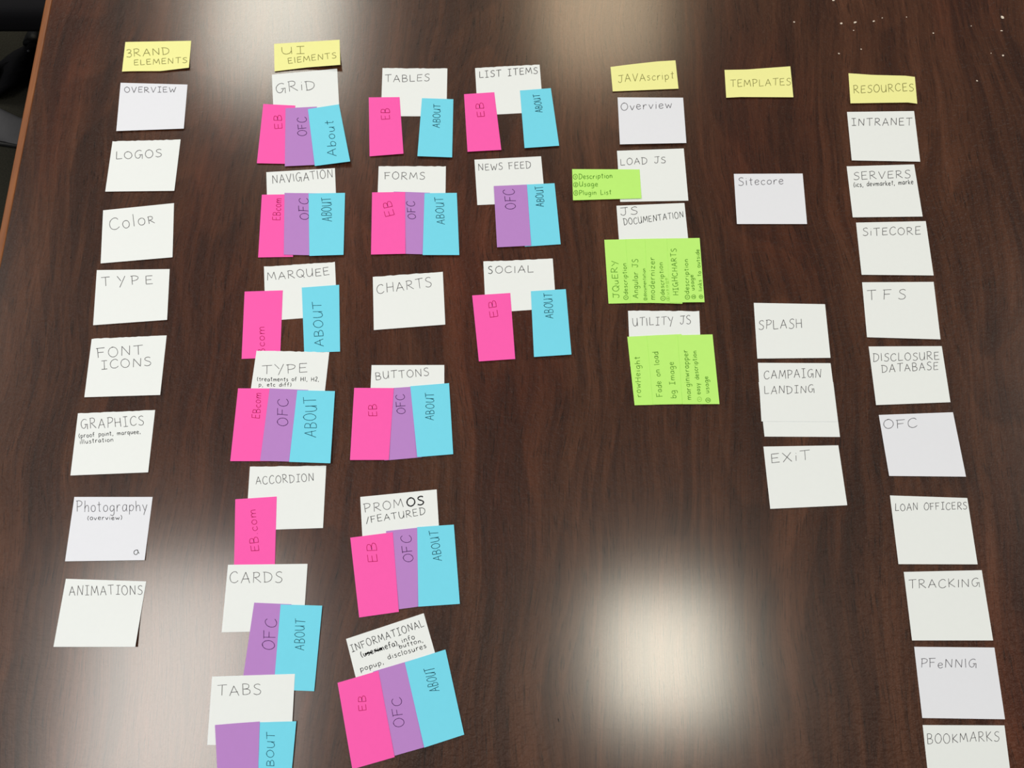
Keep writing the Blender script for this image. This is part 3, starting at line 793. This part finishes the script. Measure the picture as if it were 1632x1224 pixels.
note('white', (1384.4, 552.2), (1500.9, 551.6), (1514.8, 641), (1396.3, 645.6), 'white note reading DISCLOSURE DATABASE',
     [('DıSCLOSURE', (1391.5, 575.9), (1497.1, 572.9), 12), ('DATABASE', (1405.4, 593.7), (1495.3, 589.4), 12)], curl=.001)
note('cool', (1400.6, 661.3), (1518.8, 657), (1539.6, 759.7), (1417.1, 758.5), 'slanted white note reading OFC in the rightmost column',
     [('OFC', (1408.7, 683.8), (1461.9, 680.5), 14)], curl=.001)
note('white', (1418.3, 789.6), (1541.6, 793.7), (1558.1, 899.4), (1432, 899.1), 'white note reading LOAN OFFICERS',
     [('LOAN OFFICERS', (1426.9, 814.2), (1541.2, 811.4), 11.5)], curl=.001)
note('white', (1440.4, 911.5), (1564.6, 908.7), (1582.8, 1020.7), (1453.6, 1020.7), 'white note reading TRACKING',
     [('TRACKıNG', (1448.6, 938.4), (1561.8, 934.8), 13)], curl=.001)
note('cool', (1457, 1030.8), (1584.8, 1032), (1601.7, 1146.3), (1469.9, 1144.3), 'white note between TRACKING and BOOKMARKS in the rightmost column',
     [('PFeNNıG', (1467.7, 1064), (1556.2, 1064), 14)], curl=.001)
note('white', (1470.5, 1155.6), (1600.8, 1156.1), (1616, 1275), (1483.5, 1275), 'white note reading BOOKMARKS at the bottom right, cut by the picture edge',
     [('BOOKMARKS', (1478.1, 1185.6), (1592.7, 1180.6), 15)])

# ------------------------------------------------------------------ crumbs on the table
def crumb(px, py, w, h, label, mat=CRUMB, rot=0.0, group='white crumbs on the table'):
    rng = random.Random(int(px * 7 + py))
    c = at(px, py, 0)
    k = EYE / FPX * 1.22
    V, F = [], []
    n = 7
    for ring, (zz, rr) in enumerate(((0.0, .75), (.4, 1.0), (.85, .6))):
        for i in range(n):
            an = 2 * math.pi * i / n
            r = rr * rng.uniform(.75, 1.15)
            x, y = math.cos(an) * w * k * r, math.sin(an) * h * k * r
            V.append((x * math.cos(rot) - y * math.sin(rot), x * math.sin(rot) + y * math.cos(rot), zz * min(w, h) * k * rng.uniform(.9, 1.1) if ring else 0))
    for j in range(2):
        for i in range(n):
            F.append((j * n + i, j * n + (i + 1) % n, (j + 1) * n + (i + 1) % n, (j + 1) * n + i))
    F.append(tuple(range(n))[::-1]); F.append(tuple(range(2 * n, 3 * n)))
    o = mesh_obj('crumb', V, F, mat)
    o.location = c
    tag(o, label, 'crumb', group)
W = 'small white crumb '
crumb(1265.6, 35.5, 1.5, 1.5, 'white crumb leftmost of the scatter, straight above the TEMPLATES note')
crumb(1328, 1.0, 2.0, 1.6, 'white crumb at the very top edge of the picture')
crumb(1340.6, 38.1, 2.2, 2.2, 'round white crumb beside a long one, up from RESOURCES')
crumb(1362.5, 36.3, 3.2, 1.7, 'elongated white crumb second in the row above RESOURCES', rot=.5)
crumb(1360.4, 48.7, 1.2, .9, 'tiny crumb just below the elongated one')
crumb(1392.2, 34.1, 2.0, 1.4, 'white crumb right of the elongated one, with a tinier one beyond', rot=.5)
crumb(1405.9, 28.9, 1.1, 1.1, 'tiny crumb at the right end of the row above RESOURCES')
crumb(1444.6, 27.5, 1.0, .9, 'faint tiny crumb on its own above the right corner of RESOURCES')
crumb(1487.2, 53.2, 1.3, 1.3, 'lone white crumb up and right of the RESOURCES note')
crumb(1547.8, 41.6, .9, .9, 'faint tiny crumb left of the largest crumb')
crumb(1597, 28.3, 2.4, 3.2, 'largest white crumb, in the top right corner', rot=.5)
crumb(1596, 49.2, 2.2, 1.1, 'flat white crumb right under the largest one')
crumb(1598.4, 88.9, 1.8, 1.6, 'white crumb lowest of the three near the right picture edge')
crumb(1579.3, 85, .9, .9, 'tiny crumb left of the lowest one near the right picture edge')
crumb(1556.8, 129.2, 1.5, 1.3, 'white crumb level with the RESOURCES note, to its right')
crumb(1372.3, 78.6, 1.4, 1.0, 'white crumb closer above the RESOURCES note, the right one of two')
crumb(1336.8, 85.8, 1.6, 1.3, 'white crumb just up and left of the RESOURCES note', rot=-.6)
crumb(112.7, 410.5, 1.0, 1.0, 'tiny dark speck on the table left of the Color note', DARKBIT, group='dark specks')
crumb(890, 1147, .7, 2.6, 'short dark hair-like speck in the bottom glare', DARKBIT, rot=.25, group='dark specks')
